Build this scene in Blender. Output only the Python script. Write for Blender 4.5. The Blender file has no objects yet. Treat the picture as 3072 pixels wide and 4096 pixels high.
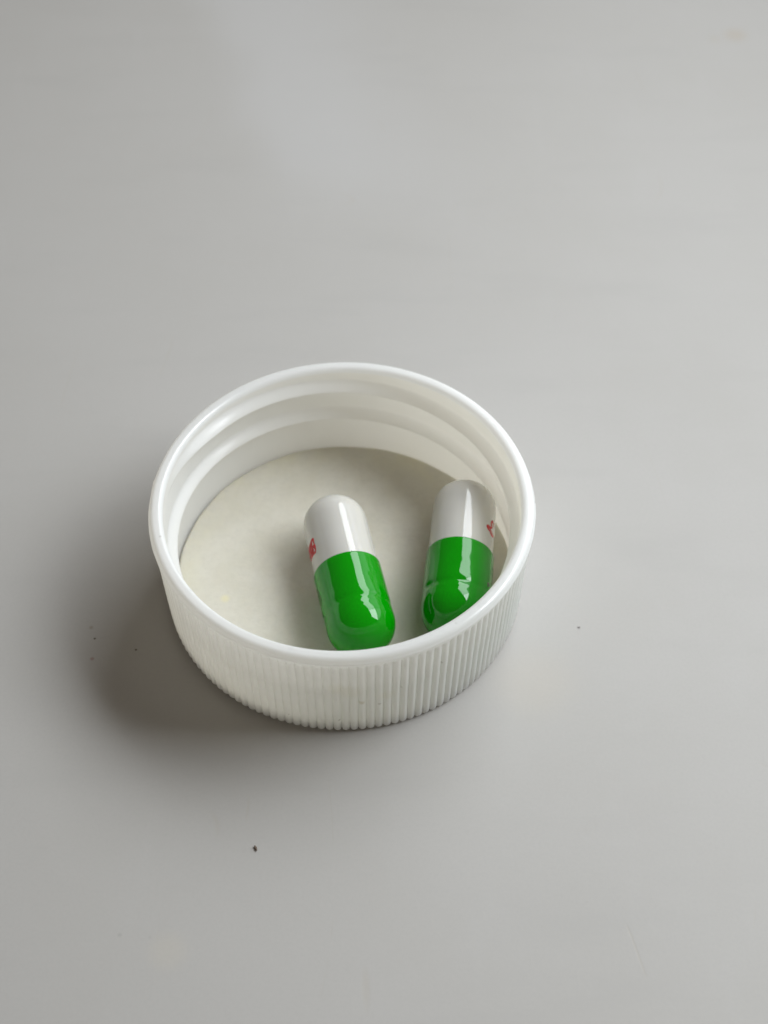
import bpy, bmesh, math
import numpy as np
from mathutils import Matrix, Vector

# ------------------------------------------------------------------ setup
# One Blender unit is one centimetre: every length below is written in mm and scaled by U.
U = 0.1
scene = bpy.context.scene
scene.unit_settings.system = 'METRIC'
scene.unit_settings.scale_length = 0.01
COL = scene.collection

# camera (phone held above and in front of the lid)
cam_data = bpy.data.cameras.new('camera')
cam = bpy.data.objects.new('camera', cam_data)
COL.objects.link(cam)
CAM = Vector((4.0933, -95.7552, 131.1242)) * U
FWD = Vector((0.0, 0.62483, -0.78076))
RIGHT = Vector((1, 0, 0))
UPV = RIGHT.cross(FWD)
M = Matrix((RIGHT, UPV, -FWD)).transposed().to_4x4()
M.translation = CAM
cam.matrix_world = M
cam_data.sensor_fit = 'VERTICAL'
cam_data.sensor_height = 36.0
cam_data.sensor_width = 27.0
cam_data.lens = 36.0 * 6200 / 4096
cam_data.clip_start = 0.5
cam_data.clip_end = 1000
cam_data.dof.use_dof = True
cam_data.dof.focus_distance = 148.5 * U
cam_data.dof.aperture_fstop = 0.29
scene.camera = cam

# world: the dim warm room behind the photographer
world = bpy.data.worlds.new('World')
scene.world = world
world.use_nodes = True
bg = world.node_tree.nodes['Background']
bg.inputs['Color'].default_value = (1.0, 0.87, 0.74, 1)
bg.inputs['Strength'].default_value = 0.13

# the window: four panes of daylight to the right and behind the lid
WIN_AZ = math.radians(33.0)
WIN_D = 155.0
K = WIN_D / 350.0
wn = Vector((math.cos(WIN_AZ), math.sin(WIN_AZ), 0))      # from lid to window
wt = Vector((-math.sin(WIN_AZ), math.cos(WIN_AZ), 0))     # along the window, to its left
PANES = [(4, 345, 300, 625, 6.4), (-325, -4, 300, 625, 11.0),
         (4, 345, 12, 290, 1.3), (-325, -4, 12, 290, 2.0)]
for x0, x1, z0, z1, rad in PANES:
    x0, x1, z0, z1 = x0 * K, x1 * K, z0 * K, z1 * K
    ld = bpy.data.lights.new('window_pane_light', 'AREA')
    ld.shape = 'RECTANGLE'
    ld.size = (x1 - x0) * U
    ld.size_y = (z1 - z0) * U
    ld.energy = rad * math.pi * ld.size * ld.size_y
    ld.color = (0.91, 0.955, 1.0)
    lo = bpy.data.objects.new('window_pane_light', ld)
    COL.objects.link(lo)
    c = (wn * WIN_D + wt * (x0 + x1) / 2 + Vector((0, 0, (z0 + z1) / 2))) * U
    zax = wn                                   # lamp shines along -Z
    yax = Vector((0, 0, 1))
    xax = yax.cross(zax)
    m = Matrix((xax, yax, zax)).transposed().to_4x4()
    m.translation = c
    lo.matrix_world = m

scene.view_settings.view_transform = 'Standard'
scene.view_settings.look = 'None'
scene.view_settings.exposure = 0.16
scene.view_settings.gamma = 1.0
scene.render.engine = 'CYCLES'
scene.cycles.max_bounces = 24
scene.cycles.diffuse_bounces = 20
scene.cycles.glossy_bounces = 6
scene.cycles.transmission_bounces = 20

# ------------------------------------------------------------------ material helpers
def new_mat(name):
    m = bpy.data.materials.new(name)
    m.use_nodes = True
    nt = m.node_tree
    return m, nt, nt.nodes['Principled BSDF']

class G:
    """short-hand for shader node graphs"""
    def __init__(self, nt):
        self.nt = nt
        self.co = nt.nodes.new('ShaderNodeTexCoord').outputs['Object']
    def link(self, a, b):
        self.nt.links.new(a, b)
    def val(self, sock, v):
        if isinstance(v, bpy.types.NodeSocket):
            self.link(v, sock)
        else:
            sock.default_value = v
    def math(self, op, a, b=0.0, c=0.0, clamp=False):
        n = self.nt.nodes.new('ShaderNodeMath'); n.operation = op; n.use_clamp = clamp
        self.val(n.inputs[0], a); self.val(n.inputs[1], b); self.val(n.inputs[2], c)
        return n.outputs[0]
    def vmath(self, op, a, b):
        n = self.nt.nodes.new('ShaderNodeVectorMath'); n.operation = op
        self.val(n.inputs[0], a); self.val(n.inputs[1], b)
        return n.outputs['Value'] if op in ('DISTANCE', 'LENGTH', 'DOT_PRODUCT') else n.outputs['Vector']
    def noise(self, scale, detail=3.0, rough=0.5, vec=None, dist=0.0):
        n = self.nt.nodes.new('ShaderNodeTexNoise')
        self.link(vec if vec is not None else self.co, n.inputs['Vector'])
        n.inputs['Scale'].default_value = scale; n.inputs['Detail'].default_value = detail
        n.inputs['Roughness'].default_value = rough; n.inputs['Distortion'].default_value = dist
        return n.outputs['Fac']
    def ramp(self, f, a, b, lo=0.0, hi=1.0):
        n = self.nt.nodes.new('ShaderNodeMapRange'); n.interpolation_type = 'SMOOTHSTEP'
        self.val(n.inputs['Value'], f)
        n.inputs['From Min'].default_value = a; n.inputs['From Max'].default_value = b
        n.inputs['To Min'].default_value = lo; n.inputs['To Max'].default_value = hi
        return n.outputs[0]
    def mix(self, f, a, b):
        n = self.nt.nodes.new('ShaderNodeMix'); n.data_type = 'RGBA'
        self.val(n.inputs[0], f); self.val(n.inputs[6], a); self.val(n.inputs[7], b)
        return n.outputs[2]
    def bump(self, h, strength, dist):
        n = self.nt.nodes.new('ShaderNodeBump')
        n.inputs['Strength'].default_value = strength; n.inputs['Distance'].default_value = dist
        self.link(h, n.inputs['Height'])
        return n.outputs['Normal']
    def scaled(self, s, rot=(0, 0, 0), loc=(0, 0, 0)):
        n = self.nt.nodes.new('ShaderNodeMapping')
        self.link(self.co, n.inputs['Vector'])
        n.inputs['Scale'].default_value = s; n.inputs['Rotation'].default_value = rot
        n.inputs['Location'].default_value = loc
        return n.outputs['Vector']
    def spot(self, p, r0, r1):
        """1 inside radius r0 of p, 0 beyond r1 (mm)"""
        d = self.vmath('DISTANCE', self.co, tuple(v * U for v in p))
        return self.ramp(d, r0 * U, r1 * U, 1.0, 0.0)

# ------------------------------------------------------------------ materials
def table_material():
    m, nt, b = new_mat('satin_white_laminate')
    g = G(nt)
    base = (0.470, 0.458, 0.434, 1)
    blot = g.noise(0.55, 4, 0.6)
    col = g.mix(g.ramp(blot, 0.35, 0.7, 0.0, 0.55), base, (0.454, 0.441, 0.413, 1))
    # long wiping smears, running in two directions
    sm = g.noise(1.0, 3, 0.55, g.scaled((0.4, 1.7, 1), (0, 0, math.radians(-38))))
    sm2 = g.noise(1.0, 3, 0.55, g.scaled((1.9, 0.4, 1), (0, 0, math.radians(22))))
    col = g.mix(g.ramp(sm, 0.5, 0.75, 0.0, 0.45), col, (0.441, 0.430, 0.408, 1))
    col = g.mix(g.ramp(sm2, 0.55, 0.8, 0.0, 0.35), col, (0.482, 0.472, 0.451, 1))
    grain = g.noise(30.0, 3, 0.7)
    col = g.mix(g.ramp(grain, 0.35, 0.75, 0.0, 0.35), col, (0.43, 0.42, 0.40, 1))
    # a paler band running away from the camera, sharper on its left side
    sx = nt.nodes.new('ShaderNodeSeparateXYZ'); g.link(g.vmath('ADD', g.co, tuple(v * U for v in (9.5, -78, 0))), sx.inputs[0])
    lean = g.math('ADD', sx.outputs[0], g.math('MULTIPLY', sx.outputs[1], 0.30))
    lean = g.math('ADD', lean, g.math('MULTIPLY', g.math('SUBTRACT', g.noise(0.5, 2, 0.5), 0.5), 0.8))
    pale_band = g.math('MULTIPLY', g.ramp(lean, -1.0, 0.1), g.ramp(lean, 0.3, 2.4, 1.0, 0.0))
    pale_band = g.math('MULTIPLY', pale_band, g.ramp(sx.outputs[1], -2.6, -0.6))
    col = g.mix(g.math('MULTIPLY', pale_band, 0.5), col, (0.527, 0.522, 0.513, 1))
    # hairline scratches: thin iso-lines of stretched noise, broken up by another noise
    def hair(scale, rot, off, width, keep):
        f = g.noise(1.0, 2, 0.4, g.scaled(scale, (0, 0, rot), (off, off * 0.7, 0)))
        line = g.math('ABSOLUTE', g.math('SUBTRACT', f, 0.5))
        line = g.ramp(line, 0.0, width, 1.0, 0.0)
        brk = g.ramp(g.noise(0.9, 2, 0.5, g.scaled((1, 1, 1), (0, 0, 0), (off * 3, off, 0))), keep, keep + 0.08)
        return g.math('MULTIPLY', line, brk)
    h1 = hair((0.42, 0.10, 1), 0.22, 3.1, 0.0016, 0.56)
    h2 = hair((0.10, 0.50, 1), -0.30, 7.7, 0.0016, 0.60)
    h3 = hair((0.3, 0.16, 1), 0.75, 12.3, 0.0014, 0.60)
    hh = g.math('MAXIMUM', g.math('MAXIMUM', h1, h2), h3)
    col = g.mix(g.math('MULTIPLY', hh, 0.16), col, (0.42, 0.37, 0.28, 1))
    # tiny specks ground into the surface
    vor = nt.nodes.new('ShaderNodeTexVoronoi'); vor.inputs['Scale'].default_value = 1.3
    g.link(g.co, vor.inputs['Vector'])
    sep = nt.nodes.new('ShaderNodeSeparateColor'); g.link(vor.outputs['Color'], sep.inputs[0])
    some = g.ramp(sep.outputs[0], 0.80, 0.82)
    sp = g.math('MULTIPLY', g.ramp(vor.outputs['Distance'], 0.012, 0.03, 1.0, 0.0), some)
    col = g.mix(g.math('MULTIPLY', sp, 0.15), col, (0.25, 0.22, 0.18, 1))
    # larger stains that the photograph shows
    for p, r0, r1, k, c in [((-25.84, -5.95, 0), .08, .3, .4, (0.25, 0.18, 0.11, 1)),
                            ((-25.3, -9.75, 0), .08, .3, .45, (0.28, 0.10, 0.08, 1)),
                            ((-19.4, -39.0, 0), .06, .3, .3, (0.3, 0.29, 0.27, 1)),
                            ((-16.7, -39.2, 0), .06, .25, .2, (0.3, 0.29, 0.27, 1)),
                            ((54.6, 97.0, 0), .4, 2.4, .5, (0.45, 0.40, 0.33, 1)),
                            ((51.5, 96.0, 0), .2, 1.5, .2, (0.45, 0.40, 0.33, 1)),
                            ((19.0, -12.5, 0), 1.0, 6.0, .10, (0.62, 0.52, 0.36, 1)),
                            ((-15.0, -40.5, 0), .5, 2.5, .12, (0.62, 0.55, 0.40, 1))]:
        col = g.mix(g.math('MULTIPLY', g.spot(p, r0, r1), k), col, c)
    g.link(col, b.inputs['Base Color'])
    rr = g.math('ADD', 0.40, g.math('MULTIPLY', g.ramp(blot, 0.3, 0.75), 0.05))
    rr = g.math('ADD', rr, g.math('MULTIPLY', g.ramp(sm, 0.4, 0.8), 0.03))
    g.link(rr, b.inputs['Roughness'])
    b.inputs['Specular IOR Level'].default_value = 0.12
    fine = g.noise(9.0, 4, 0.6)
    g.link(g.bump(g.math('ADD', fine, g.math('MULTIPLY', hh, -0.6)), 0.05, 0.02), b.inputs['Normal'])
    return m

def lid_material(name, glow, through):
    m, nt, b = new_mat(name)
    g = G(nt)
    col = g.mix(g.ramp(g.noise(3.0, 3, 0.6), 0.4, 0.75, 0, 0.5), (0.95, 0.98, 1.0, 1), (0.945, 0.97, 0.985, 1))
    # grime: yellow smudges and black flecks caught between the ribs
    for p, r0, r1, k, c in LID_SPOTS:
        col = g.mix(g.math('MULTIPLY', g.spot(p, r0, r1), k), col, c)
    g.link(col, b.inputs['Base Color'])
    b.inputs['Roughness'].default_value = 0.34
    g.link(g.ramp(g.noise(4.0, 3, 0.6), 0.3, 0.8, 0.19, 0.27), b.inputs['Roughness'])
    b.inputs['Specular IOR Level'].default_value = 1.0
    # thin cloudy plastic: part of the light passes through the wall, warmed on the way
    tr = nt.nodes.new('ShaderNodeBsdfTranslucent')
    tr.inputs['Color'].default_value = glow
    mx = nt.nodes.new('ShaderNodeMixShader')
    mx.inputs[0].default_value = through
    g.link(b.outputs[0], mx.inputs[1]); g.link(tr.outputs[0], mx.inputs[2])
    g.link(mx.outputs[0], nt.nodes['Material Output'].inputs['Surface'])
    return m

def liner_material():
    m, nt, b = new_mat('cream_foam_paper')
    g = G(nt)
    a = (0.625, 0.600, 0.520, 1)
    col = g.mix(g.ramp(g.noise(2.2, 4, 0.65), 0.35, 0.72, 0, 1.0), a, (0.586, 0.560, 0.470, 1))
    col = g.mix(g.ramp(g.noise(14.0, 4, 0.7), 0.4, 0.75, 0, 0.6), col, (0.552, 0.528, 0.451, 1))
    # yellowing along the rim and one small stain
    cx = g.vmath('MULTIPLY', g.co, (1, 1, 0))
    rad = g.vmath('LENGTH', cx, (0, 0, 0))
    edge = g.math('MULTIPLY', g.ramp(rad, 14.0 * U, 17.4 * U), g.ramp(g.noise(2.4, 3, 0.5), 0.4, 0.65))
    col = g.mix(g.math('MULTIPLY', edge, 0.4), col, (0.68, 0.645, 0.46, 1))
    col = g.mix(g.math('MULTIPLY', g.spot((-12.2, -3.4, 1.5), .15, .7), 0.5), col, (0.72, 0.66, 0.38, 1))
    g.link(col, b.inputs['Base Color'])
    b.inputs['Roughness'].default_value = 0.75
    b.inputs['Specular IOR Level'].default_value = 0.25
    b.inputs['Subsurface Weight'].default_value = 0.3
    b.inputs['Subsurface Radius'].default_value = (1.0, 0.75, 0.5)
    b.inputs['Subsurface Scale'].default_value = 0.5 * U
    g.link(g.bump(g.noise(16.0, 5, 0.7), 0.12, 0.03), b.inputs['Normal'])
    return m

def gelatin_material(name, color, sss):
    m, nt, b = new_mat(name)
    g = G(nt)
    c2 = tuple(v * 0.94 for v in color[:3]) + (1,)
    g.link(g.mix(g.ramp(g.noise(2.5, 3, 0.5), 0.35, 0.75), color, c2), b.inputs['Base Color'])
    b.inputs['Roughness'].default_value = 0.035
    b.inputs['IOR'].default_value = 1.54
    b.inputs['Specular IOR Level'].default_value = 0.5 if sss else 0.4
    if sss:
        b.inputs['Subsurface Weight'].default_value = 0.5
        b.inputs['Subsurface Radius'].default_value = (1.0, 0.85, 0.6)
        b.inputs['Subsurface Scale'].default_value = 0.35 * U
    return m

def plain_material(name, color, rough, spec=0.5):
    m, nt, b = new_mat(name)
    g = G(nt)
    c2 = tuple(v * 0.8 for v in color[:3]) + (1,)
    g.link(g.mix(g.ramp(g.noise(8.0, 3, 0.6), 0.35, 0.7), color, c2), b.inputs['Base Color'])
    b.inputs['Roughness'].default_value = rough
    b.inputs['Specular IOR Level'].default_value = spec
    return m

# ------------------------------------------------------------------ mesh helpers
def link_mesh(name, verts, faces, mat, parent=None, smooth=True, recalc=True):
    me = bpy.data.meshes.new(name)
    me.from_pydata([tuple(v) for v in verts], [], faces)
    mats = mat if isinstance(mat, (list, tuple)) else [mat]
    for x in mats:
        me.materials.append(x)
    if recalc:
        bm = bmesh.new(); bm.from_mesh(me)
        bmesh.ops.recalc_face_normals(bm, faces=bm.faces)
        bm.to_mesh(me); bm.free()
    me.polygons.foreach_set('use_smooth', [smooth] * len(me.polygons))
    me.update()
    o = bpy.data.objects.new(name, me)
    COL.objects.link(o)
    if parent is not None:
        o.parent = parent
    return o

def empty(name, matrix):
    o = bpy.data.objects.new(name, None)
    o.empty_display_size = 0.3
    COL.objects.link(o)
    o.matrix_world = matrix
    return o

def tag(o, label, cat, group=None):
    o['label'] = label
    o['category'] = cat
    if group:
        o['group'] = group

def revolve(rows, n, cap_first=True, cap_last=True):
    """rows: list of (radius array or float, z array or float); closed round the axis"""
    ph = np.arange(n) * 2 * np.pi / n
    V, F = [], []
    for r, z in rows:
        r = np.broadcast_to(r, (n,)); z = np.broadcast_to(z, (n,))
        V.append(np.stack([r * np.cos(ph), r * np.sin(ph), z], -1))
    k = len(rows)
    V = np.concatenate(V) * U
    i = np.arange(n); j = (i + 1) % n
    for a in range(k - 1):
        F.extend(np.stack([a * n + i, a * n + j, (a + 1) * n + j, (a + 1) * n + i], -1).tolist())
    V = V.tolist()
    if cap_first:
        V.append([0, 0, float(np.mean(np.broadcast_to(rows[0][1], (n,)))) * U]); c = len(V) - 1
        F.extend([[c, int(y), int(x)] for x, y in zip(i, j)])
    if cap_last:
        V.append([0, 0, float(np.mean(np.broadcast_to(rows[-1][1], (n,)))) * U]); c = len(V) - 1
        o = (k - 1) * n
        F.extend([[c, int(o + x), int(o + y)] for x, y in zip(i, j)])
    return V, F

def sstep(a, b, x):
    t = np.clip((np.asarray(x, float) - a) / (b - a), 0, 1)
    return t * t * (3 - 2 * t)

# ------------------------------------------------------------------ table
S = 600
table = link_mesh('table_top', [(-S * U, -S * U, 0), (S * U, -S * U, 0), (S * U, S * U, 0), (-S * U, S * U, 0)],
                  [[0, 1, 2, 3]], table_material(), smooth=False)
table['kind'] = 'structure'

# ------------------------------------------------------------------ lid
NRIB = 140
NPH = NRIB * 12
LID_H = 13.54
RI = 17.5
phi = np.arange(NPH) * 2 * np.pi / NPH
phid = np.degrees(phi)
rng = np.random.default_rng(4)

def outer_radius(z):
    return 18.3 + 0.5 * z / 12.3

def P3(az, z, r=18.4):
    a = math.radians(az)
    return (r * math.cos(a), r * math.sin(a), z)
LID_SPOTS = [(P3(254, 2.2), .05, .22, .85, (0.03, 0.03, 0.025, 1)),
             (P3(254.4, 1.6), .05, .2, .85, (0.04, 0.04, 0.03, 1)),
             (P3(269.6, 2.35), .06, .28, .9, (0.03, 0.03, 0.02, 1)),
             (P3(270.0, 1.5), .05, .22, .85, (0.03, 0.03, 0.02, 1)),
             (P3(276.2, 5.6), .1, .45, .6, (0.42, 0.34, 0.12, 1)),
             (P3(281.5, 5.0), .06, .26, .75, (0.16, 0.13, 0.06, 1)),
             (P3(288.0, 6.9), .05, .22, .6, (0.2, 0.2, 0.18, 1)),
             (P3(290.2, 8.0), .05, .22, .6, (0.2, 0.18, 0.14, 1)),
             (P3(301.0, 8.6), .05, .25, .7, (0.12, 0.12, 0.11, 1)),
             (P3(269.0, 8.3), .3, 1.3, .22, (0.70, 0.62, 0.35, 1)),
             (P3(273.0, 7.5), .3, 1.6, .2, (0.70, 0.62, 0.35, 1)),
             (P3(283.5, 6.2), .3, 1.2, .18, (0.70, 0.62, 0.35, 1)),
             (P3(235.0, 7.0), .2, .8, .2, (0.65, 0.58, 0.42, 1)),
             (P3(306.0, 13.4, 18.2), .05, .25, .5, (0.3, 0.3, 0.28, 1)),
             (P3(16.0, 13.4, 18.3), .05, .25, .5, (0.3, 0.3, 0.28, 1)),
             (P3(256.0, 13.5, 18.0), .1, .45, .25, (0.6, 0.6, 0.66, 1)),
             (P3(195.0, 13.5, 18.0), .05, .2, .5, (0.3, 0.3, 0.28, 1))]
M_LID = lid_material('white_polypropylene', (1.0, 0.972, 0.92, 1), 0.5)
M_WALL = lid_material('white_polypropylene_inner_glow_tint', (1.0, 0.948, 0.85, 1), 0.5)  # same plastic; warm glow of the shaded inner wall put into its colour
M_LINER = liner_material()

def lid_shell_rows():
    rows = [(15.5, 0.35), (16.8, 0.32), (17.2, 0.06), (17.5, 0.02)]
    u = (phi * NRIB / (2 * np.pi)) % 1.0
    # rounded rib with a narrow valley; each rib a little different
    lobe = np.abs(np.sin(np.pi * u)) ** 0.5
    idx = np.floor(phi * NRIB / (2 * np.pi) + 1e-9).astype(int)
    depth_i = (0.34 + rng.normal(0, 0.02, NRIB))[idx]
    top_i = (12.30 + rng.normal(0, 0.05, NRIB))[idx]
    lean_i = rng.normal(0, 0.012, NRIB)[idx]
    zs = [0.04, 0.12, 0.25, 0.42, 0.65, 1.0, 2, 3.5, 5, 6.5, 8, 9, 10, 10.8, 11.3, 11.7, 11.95, 12.15, 12.3, 12.42]
    for z in zs:
        R = outer_radius(z)
        fil = 0.45 * (1 - math.sqrt(max(0.0, 1 - (1 - min(z, 0.7) / 0.7) ** 2)))
        env = 1 - sstep(top_i - 0.40, top_i + 0.05, z)
        wig = lean_i * math.sin(z * 0.9) * lobe
        r = R - fil - depth_i * (1 - lobe) * env - 0.03 * env + wig * env
        rows.append((r, z))
    # smooth band, fine parting flash, rounded rim
    burr = 0.10 * np.exp(-((phid - 58) / 1.3) ** 2) + 0.09 * np.exp(-((phid - 172) / 1.6) ** 2)
    fl = 0.055 + 0.045 * (sstep(178, 190, phid)) + 0.012 * np.sin(phi * 37) * np.sin(phi * 11 + 1)
    rows += [(18.80, 12.50), (18.82, 12.68)]
    cut_skirt = len(rows) - 1
    rows += [(18.84 + 0.2 * fl, 12.78), (18.88 + fl + burr, 12.86),
             (18.86 + 0.5 * fl + burr * .7, 12.94)]
    for t in np.linspace(8, 90, 9):
        a = math.radians(t)
        rows.append((18.34 + 0.50 * math.cos(a), 13.00 + 0.54 * math.sin(a)))
    rows.append((18.15, LID_H))
    for t in np.linspace(90, 0, 8):
        a = math.radians(t)
        rows.append((18.0 - 0.46 * math.cos(a), 12.98 + 0.56 * math.sin(a)))
    cut_rim = len(rows) - 1
    # inner wall with a moulded screw thread
    pd = np.concatenate([[phid + 360 * k] for k in range(-1, 3)])
    zc = 5.72 + 4.08 * pd / 360.0
    amp = sstep(-25, 15, pd) * (1 - sstep(500, 536, pd))
    for z in np.concatenate([np.linspace(12.8, 4.3, 110), np.linspace(4.15, 1.25, 8)]):
        uu = z - zc
        q = np.clip(uu / 1.12, 0, 1)
        top = 0.45 * (0.5 + 0.5 * np.cos(np.pi * q)) + 0.55 * (1 - q) ** 1.15
        d = np.where(uu >= 0, top, 1 - sstep(0.0, 0.38, -uu))
        dep = (d * amp).max(0) * 0.92
        taper = 0.05 * (z - 1.2) / 12
        rows.append((RI - 0.0 + taper - dep, z))
    rows += [(RI - 0.05, 1.02), (RI - 0.3, 0.92), (16.0, 0.9), (8.0, 0.9)]
    return rows, cut_skirt, cut_rim

lid = empty('bottle_lid', Matrix.Identity(4))
tag(lid, 'upturned white ribbed plastic screw lid holding two capsules', 'lid')
# the one closed shell, split where its parts meet: ribbed skirt and base, rounded rim, threaded inner wall
ROWS, CUT_SKIRT, CUT_RIM = lid_shell_rows()
for part, a, b in (('ribbed_skirt', 0, CUT_SKIRT), ('rim', CUT_SKIRT, CUT_RIM), ('threaded_wall', CUT_RIM, len(ROWS) - 1)):
    V, F = revolve(ROWS[a:b + 1], NPH, a == 0, b == len(ROWS) - 1)
    link_mesh(part, V, F, M_WALL if part == 'threaded_wall' else M_LID, lid, recalc=False)
n = 256
ph = np.arange(n) * 2 * np.pi / n
wob = 0.05 * np.sin(ph * 3 + 1) + 0.03 * np.sin(ph * 11) + 0.02 * np.sin(ph * 23 + 2)
rows = [(17.28 + wob, 0.93), (17.33 + wob, 1.35), (17.27 + wob, 1.49), (17.05 + wob, 1.53)]
rows += [(r, 1.53 + 0.01 * np.sin(3 * ph + r)) for r in (14, 10, 6, 2)]
V, F = revolve(rows, n)
link_mesh('paper_liner', V, F, M_LINER, lid)

# ------------------------------------------------------------------ capsules
RB, RC, LW, LG = 3.303, 3.45, 9.28, 9.95
M_WHITE = gelatin_material('white_gelatin', (0.598, 0.587, 0.543, 1), True)
M_GREEN = gelatin_material('green_gelatin', (0.0006, 0.265, 0.0006, 1), False)
M_RED = plain_material('red_ink', (0.60, 0.008, 0.012, 1), 0.25)
M_DARK = plain_material('brown_ink', (0.045, 0.022, 0.006, 1), 0.2)

NTH = 256
th = np.arange(NTH) * 2 * np.pi / NTH

def angd(t, t0):
    d = (t - t0 + np.pi) % (2 * np.pi) - np.pi
    return d

def cap_radius(s, t, dents, seed):
    r = np.full_like(t, RC)
    sc = -(LG - RC)
    if s < sc:
        q = min(1.0, (sc - s) / RC)
        r = r * math.sqrt(max(0.0, 1 - q ** 2.15))
    body = float(sstep(-LG + 0.6, -LG + 2.5, s))
    w = 0.10 * np.sin(2 * t + seed) + 0.06 * np.sin(5 * t + 2 * seed)
    # locking groove, with a softer swelling on either side of it
    g = s + 5.30 + w
    r = r - (0.055 + 0.02 * np.sin(2 * t + seed)) * np.exp(-(g / 0.42) ** 2) - 0.014 * np.exp(-((g + 0.8) / 0.35) ** 2) + 0.008 * np.exp(-((g - 0.9) / 0.5) ** 2)
    # faint unevenness of the dried gelatin
    near = 0.35 + 0.65 * math.exp(-((s + 5.6) / 1.1) ** 2)
    r = r + body * near * (0.008 * np.sin(3 * t + 1.7 * s + seed) + 0.006 * np.sin(7 * t - 2.3 * s + 2 * seed)
                           + 0.005 * np.sin(13 * t + 4.1 * s) * math.exp(-((s + 5.8) / 0.7) ** 2)
                           + 0.004 * np.sin(19 * t - 6.3 * s + seed) * math.exp(-((s + 5.6) / 0.6) ** 2))
    for (s0, t0, ws, wt_, dp) in dents:
        dt = angd(t, math.radians(t0)) * RC
        r = r - dp * np.exp(-((s - s0) / ws) ** 2 - (dt / wt_) ** 2)
    return r

def body_radius(s, t, seed):
    r = np.full_like(t, RB)
    sc = LW - RB
    if s > sc:
        q = min(1.0, (s - sc) / RB)
        r = r * math.sqrt(max(0.0, 1 - q ** 2.15))
    return r + 0.004 * np.sin(2 * t + 0.8 * s + seed) * float(1 - sstep(sc, sc + 2, s))

def surf(s, tdeg, lift, is_cap):
    """a point just above the capsule's own surface"""
    r = (RC if is_cap else RB) + lift
    a = math.radians(tdeg)
    return (r * math.cos(a) * U, r * math.sin(a) * U, s * U)

def resample(pts, step):
    out = []
    for (s0, t0), (s1, t1) in zip(pts[:-1], pts[1:]):
        L = math.hypot(s1 - s0, math.radians(t1 - t0) * RB)
        k = max(1, int(L / step))
        out += [(s0 + (s1 - s0) * i / k, t0 + (t1 - t0) * i / k) for i in range(k)]
    return out + [pts[-1]]

def stroke(pts, w, is_cap, V, F, lift=0.012):
    """an inked line of width w following the capsule's surface, with real ink thickness"""
    R = RC if is_cap else RB
    p = resample(pts, 0.12)
    q = np.array([(s, math.radians(t) * R) for s, t in p])
    for _ in range(2):
        q[1:-1] = 0.25 * q[:-2] + 0.5 * q[1:-1] + 0.25 * q[2:]
    d = np.gradient(q, axis=0)
    d /= np.maximum(1e-9, np.linalg.norm(d, axis=1))[:, None]
    nrm = np.stack([-d[:, 1], d[:, 0]], -1)
    wv = w * (0.75 + 0.25 * np.sin(np.arange(len(q)) * 0.9))
    wv[0] *= 0.5; wv[-1] *= 0.5
    b = len(V)
    for c, nn, ww in zip(q, nrm, wv):
        for sgn, lf in ((-1, -0.03), (-1, lift), (1, lift), (1, -0.03)):
            x = c + nn * ww * 0.5 * sgn
            V.append(surf(x[0], math.degrees(x[1] / R), lf, is_cap))
    m = len(q)
    for i in range(m - 1):
        for k in range(3):
            F.append([b + i * 4 + k, b + (i + 1) * 4 + k, b + (i + 1) * 4 + k + 1, b + i * 4 + k + 1])
    F.append([b, b + 1, b + 2, b + 3])
    e = b + (m - 1) * 4
    F.append([e + 3, e + 2, e + 1, e])

def make_capsule(x, y, az, dents, seed, label):
    a = Vector((math.cos(az), math.sin(az), 0))
    up = Vector((0, 0, 1))
    m = Matrix((up, a.cross(up), a)).transposed().to_4x4()
    m.translation = Vector((x, y, 1.535 + RC)) * U
    root = empty('capsule', m)
    tag(root, label, 'capsule', 'two-tone capsules lying in the lid')
    # white half
    ss = list(np.linspace(-1.5, LW - RB, 30)) + list(LW - RB + RB * np.sin(np.linspace(0.06, 1, 26) * np.pi / 2) * 0.9995)
    rows = [(RB - 0.3, -1.5)] + [(body_radius(s, th, seed), s) for s in ss]
    V, F = revolve(rows, NTH)
    body = link_mesh('white_half', V, F, M_WHITE, root)
    # green half: thin lip, long sleeve with locking groove, domed end
    ss = list(np.linspace(-0.09, -(LG - RC), 110)) + list(-(LG - RC) - RC * np.sin(np.linspace(0.03, 1, 40) * np.pi / 2) * 0.9995)
    rows = [(RB + 0.004, -1.6), (RB + 0.008, -0.06), (RB + 0.02, 0.0), (RC - 0.075, 0.0), (RC - 0.045, -0.012)]
    rows += [(cap_radius(s, th, dents, seed) - (0.012 if i == 0 else 0), s) for i, s in enumerate(ss)]
    V, F = revolve(rows, NTH)
    cap = link_mesh('green_half', V, F, M_GREEN, root)
    return root, body, cap

left, lbody, lcap = make_capsule(0.372, -2.58, math.radians(102.45),
    [(-2.63, 32, 0.40, 0.45, 0.030), (-5.3, -40, 0.5, 0.9, 0.03), (-3.4, 36, 0.5, 0.35, 0.018), (-6.0, 10, 0.35, 0.6, 0.02)], 0.6,
    'green and white capsule in the middle of the liner with a red block print')
right, rbody, rcap = make_capsule(11.85, -0.67, math.radians(84.0),
    [(-2.65, 14, 0.55, 0.55, -0.022), (-5.19, -52, 0.55, 0.8, 0.05), (-4.3, 12, 0.4, 0.5, 0.02), (-5.3, 8, 0.3, 0.6, 0.03)], 2.4,
    'green and white capsule against the inner right wall with a red heart print')

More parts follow.
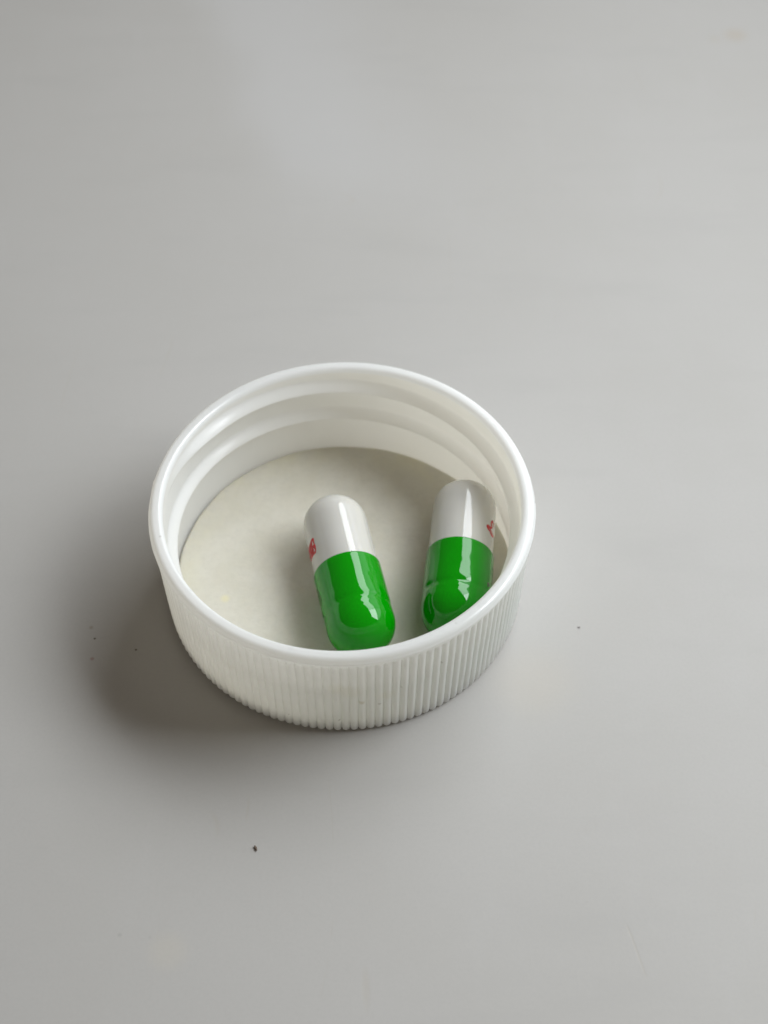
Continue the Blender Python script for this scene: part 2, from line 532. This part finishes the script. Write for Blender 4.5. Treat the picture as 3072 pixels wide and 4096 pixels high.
# red block letters on the left capsule: bars laid side by side, open slits between them
V, F = [], []
for pts, w in [([(3.70, -58.3), (2.75, -57.6), (1.95, -57.2)], .20),
               ([(3.60, -61.0), (3.45, -61.2)], .18), ([(2.72, -57.6), (2.70, -78)], .26),
               ([(3.48, -66.5), (2.6, -66.2), (1.96, -66.0)], .28),
               ([(3.46, -70.5), (2.6, -70.3), (2.05, -70.0)], .24),
               ([(3.40, -73.8), (2.6, -73.4), (2.05, -73.0)], .22),
               ([(3.60, -59.5), (3.50, -66.0), (3.42, -74), (3.35, -81)], .18),
               ([(1.93, -57.0), (1.92, -66.0), (2.02, -78.0), (2.15, -90.0)], .18),
               ([(3.36, -79.5), (2.6, -79.0), (2.1, -79.0)], .24),
               ([(3.36, -84.0), (2.6, -86.0), (2.3, -87.0)], .26),
               ([(3.77, -84), (3.56, -88.5), (3.16, -92.0), (2.65, -93.2), (2.15, -91)], .14)]:
    stroke(pts, w * 1.7, False, V, F)
link_mesh('red_print', V, F, M_RED, lbody)
V, F = [], []
for pts, w in [([(-1.47, -92.0), (-1.60, -88), (-1.89, -83.1), (-2.58, -76.3), (-3.24, -73.4), (-3.83, -74.7), (-4.16, -77.9), (-4.6, -84)], .16),
               ([(-1.62, -93.8), (-2.08, -87.1), (-2.73, -82.0), (-3.31, -80.9), (-3.82, -82.8)], .12),
               ([(-2.16, -91.2), (-2.76, -92.0), (-3.44, -92.0)], .2),
               ([(-3.82, -87.9), (-4.44, -88.6), (-5.06, -86.6)], .12),
               ([(-1.50, -92.3), (-1.74, -90.0)], .25)]:
    stroke(pts, w, True, V, F)
link_mesh('ring_print', V, F, M_DARK, lcap)
V, F = [], []
for pts, w in [([(2.74, 49.5), (2.43, 49.6), (2.3, 54.7), (2.15, 60.8), (2.09, 68.3), (2.20, 75.4)], .20),
               ([(2.75, 49.7), (2.71, 54.7), (2.77, 60.2), (2.92, 65.7)], .20),
               ([(2.92, 65.7), (3.19, 61.9), (3.48, 60.3), (3.78, 62.4), (3.83, 67.6), (3.78, 71.9), (3.39, 73.4)], .22),
               ([(2.52, 55.8), (2.47, 62.8), (2.4, 71.3), (2.28, 78)], .10)]:
    stroke(pts, w * 1.9, False, V, F)
link_mesh('heart_print', V, F, M_RED, rbody)
V, F = [], []
for pts, w in [([(-1.27, 85.1), (-1.83, 74.6), (-2.35, 70.7), (-2.57, 74.6), (-2.61, 82.8)], .12),
               ([(-2.61, 82.8), (-3.12, 82.7), (-3.81, 73.5)], .11),
               ([(-4.14, 61.2), (-4.45, 59.1), (-4.63, 61.5), (-4.29, 67.4), (-4.14, 61.2)], .18),
               ([(-1.25, 87.6), (-1.77, 88.1), (-2.35, 85.6)], .11)]:
    stroke(pts, w, True, V, F)
link_mesh('loop_print', V, F, M_DARK, rcap)

# ------------------------------------------------------------------ crumbs on the table
def crumb(name, x, y, lx, ly, lz, rot, color, seed, label):
    r = np.random.default_rng(seed)
    bm = bmesh.new()
    bmesh.ops.create_icosphere(bm, subdivisions=2, radius=1.0)
    for v in bm.verts:
        k = 1 + 0.25 * math.sin(3.1 * v.co.x + seed) + 0.2 * math.sin(4.7 * v.co.y - 2 * v.co.z) + r.normal(0, 0.06)
        v.co = Vector((v.co.x * lx * k, v.co.y * ly * k, v.co.z * lz * k)) * U
    zmin = min(v.co.z for v in bm.verts)
    for v in bm.verts:
        v.co.z -= zmin
    me = bpy.data.meshes.new(name)
    bm.to_mesh(me); bm.free()
    me.materials.append(plain_material(name + '_grit', color, 0.7, 0.3))
    o = bpy.data.objects.new(name, me)
    COL.objects.link(o)
    o.location = (x * U, y * U, 0)
    o.rotation_euler = (0, 0, rot)
    tag(o, label, 'crumb')
    return o
crumb('crumb', -7.72, -30.6, 0.11, 0.27, 0.09, math.radians(22), (0.15, 0.11, 0.08, 1), 3,
      'small dark brown crumb alone on the table in front of the lid')
crumb('dust_speck', 24.03, -5.95, 0.11, 0.09, 0.05, 0.3, (0.26, 0.25, 0.24, 1), 5,
      'grey dust speck on the table to the right of the lid')
crumb('dust_speck', -25.3, -7.33, 0.13, 0.08, 0.04, 0.1, (0.2, 0.18, 0.15, 1), 8,
      'dark dust speck on the table at the outer edge of the soft shadow')
crumb('dust_speck', -20.97, -8.7, 0.14, 0.09, 0.04, -0.2, (0.19, 0.16, 0.14, 1), 9,
      'dark dust speck deep in the shadow beside the left of the lid')
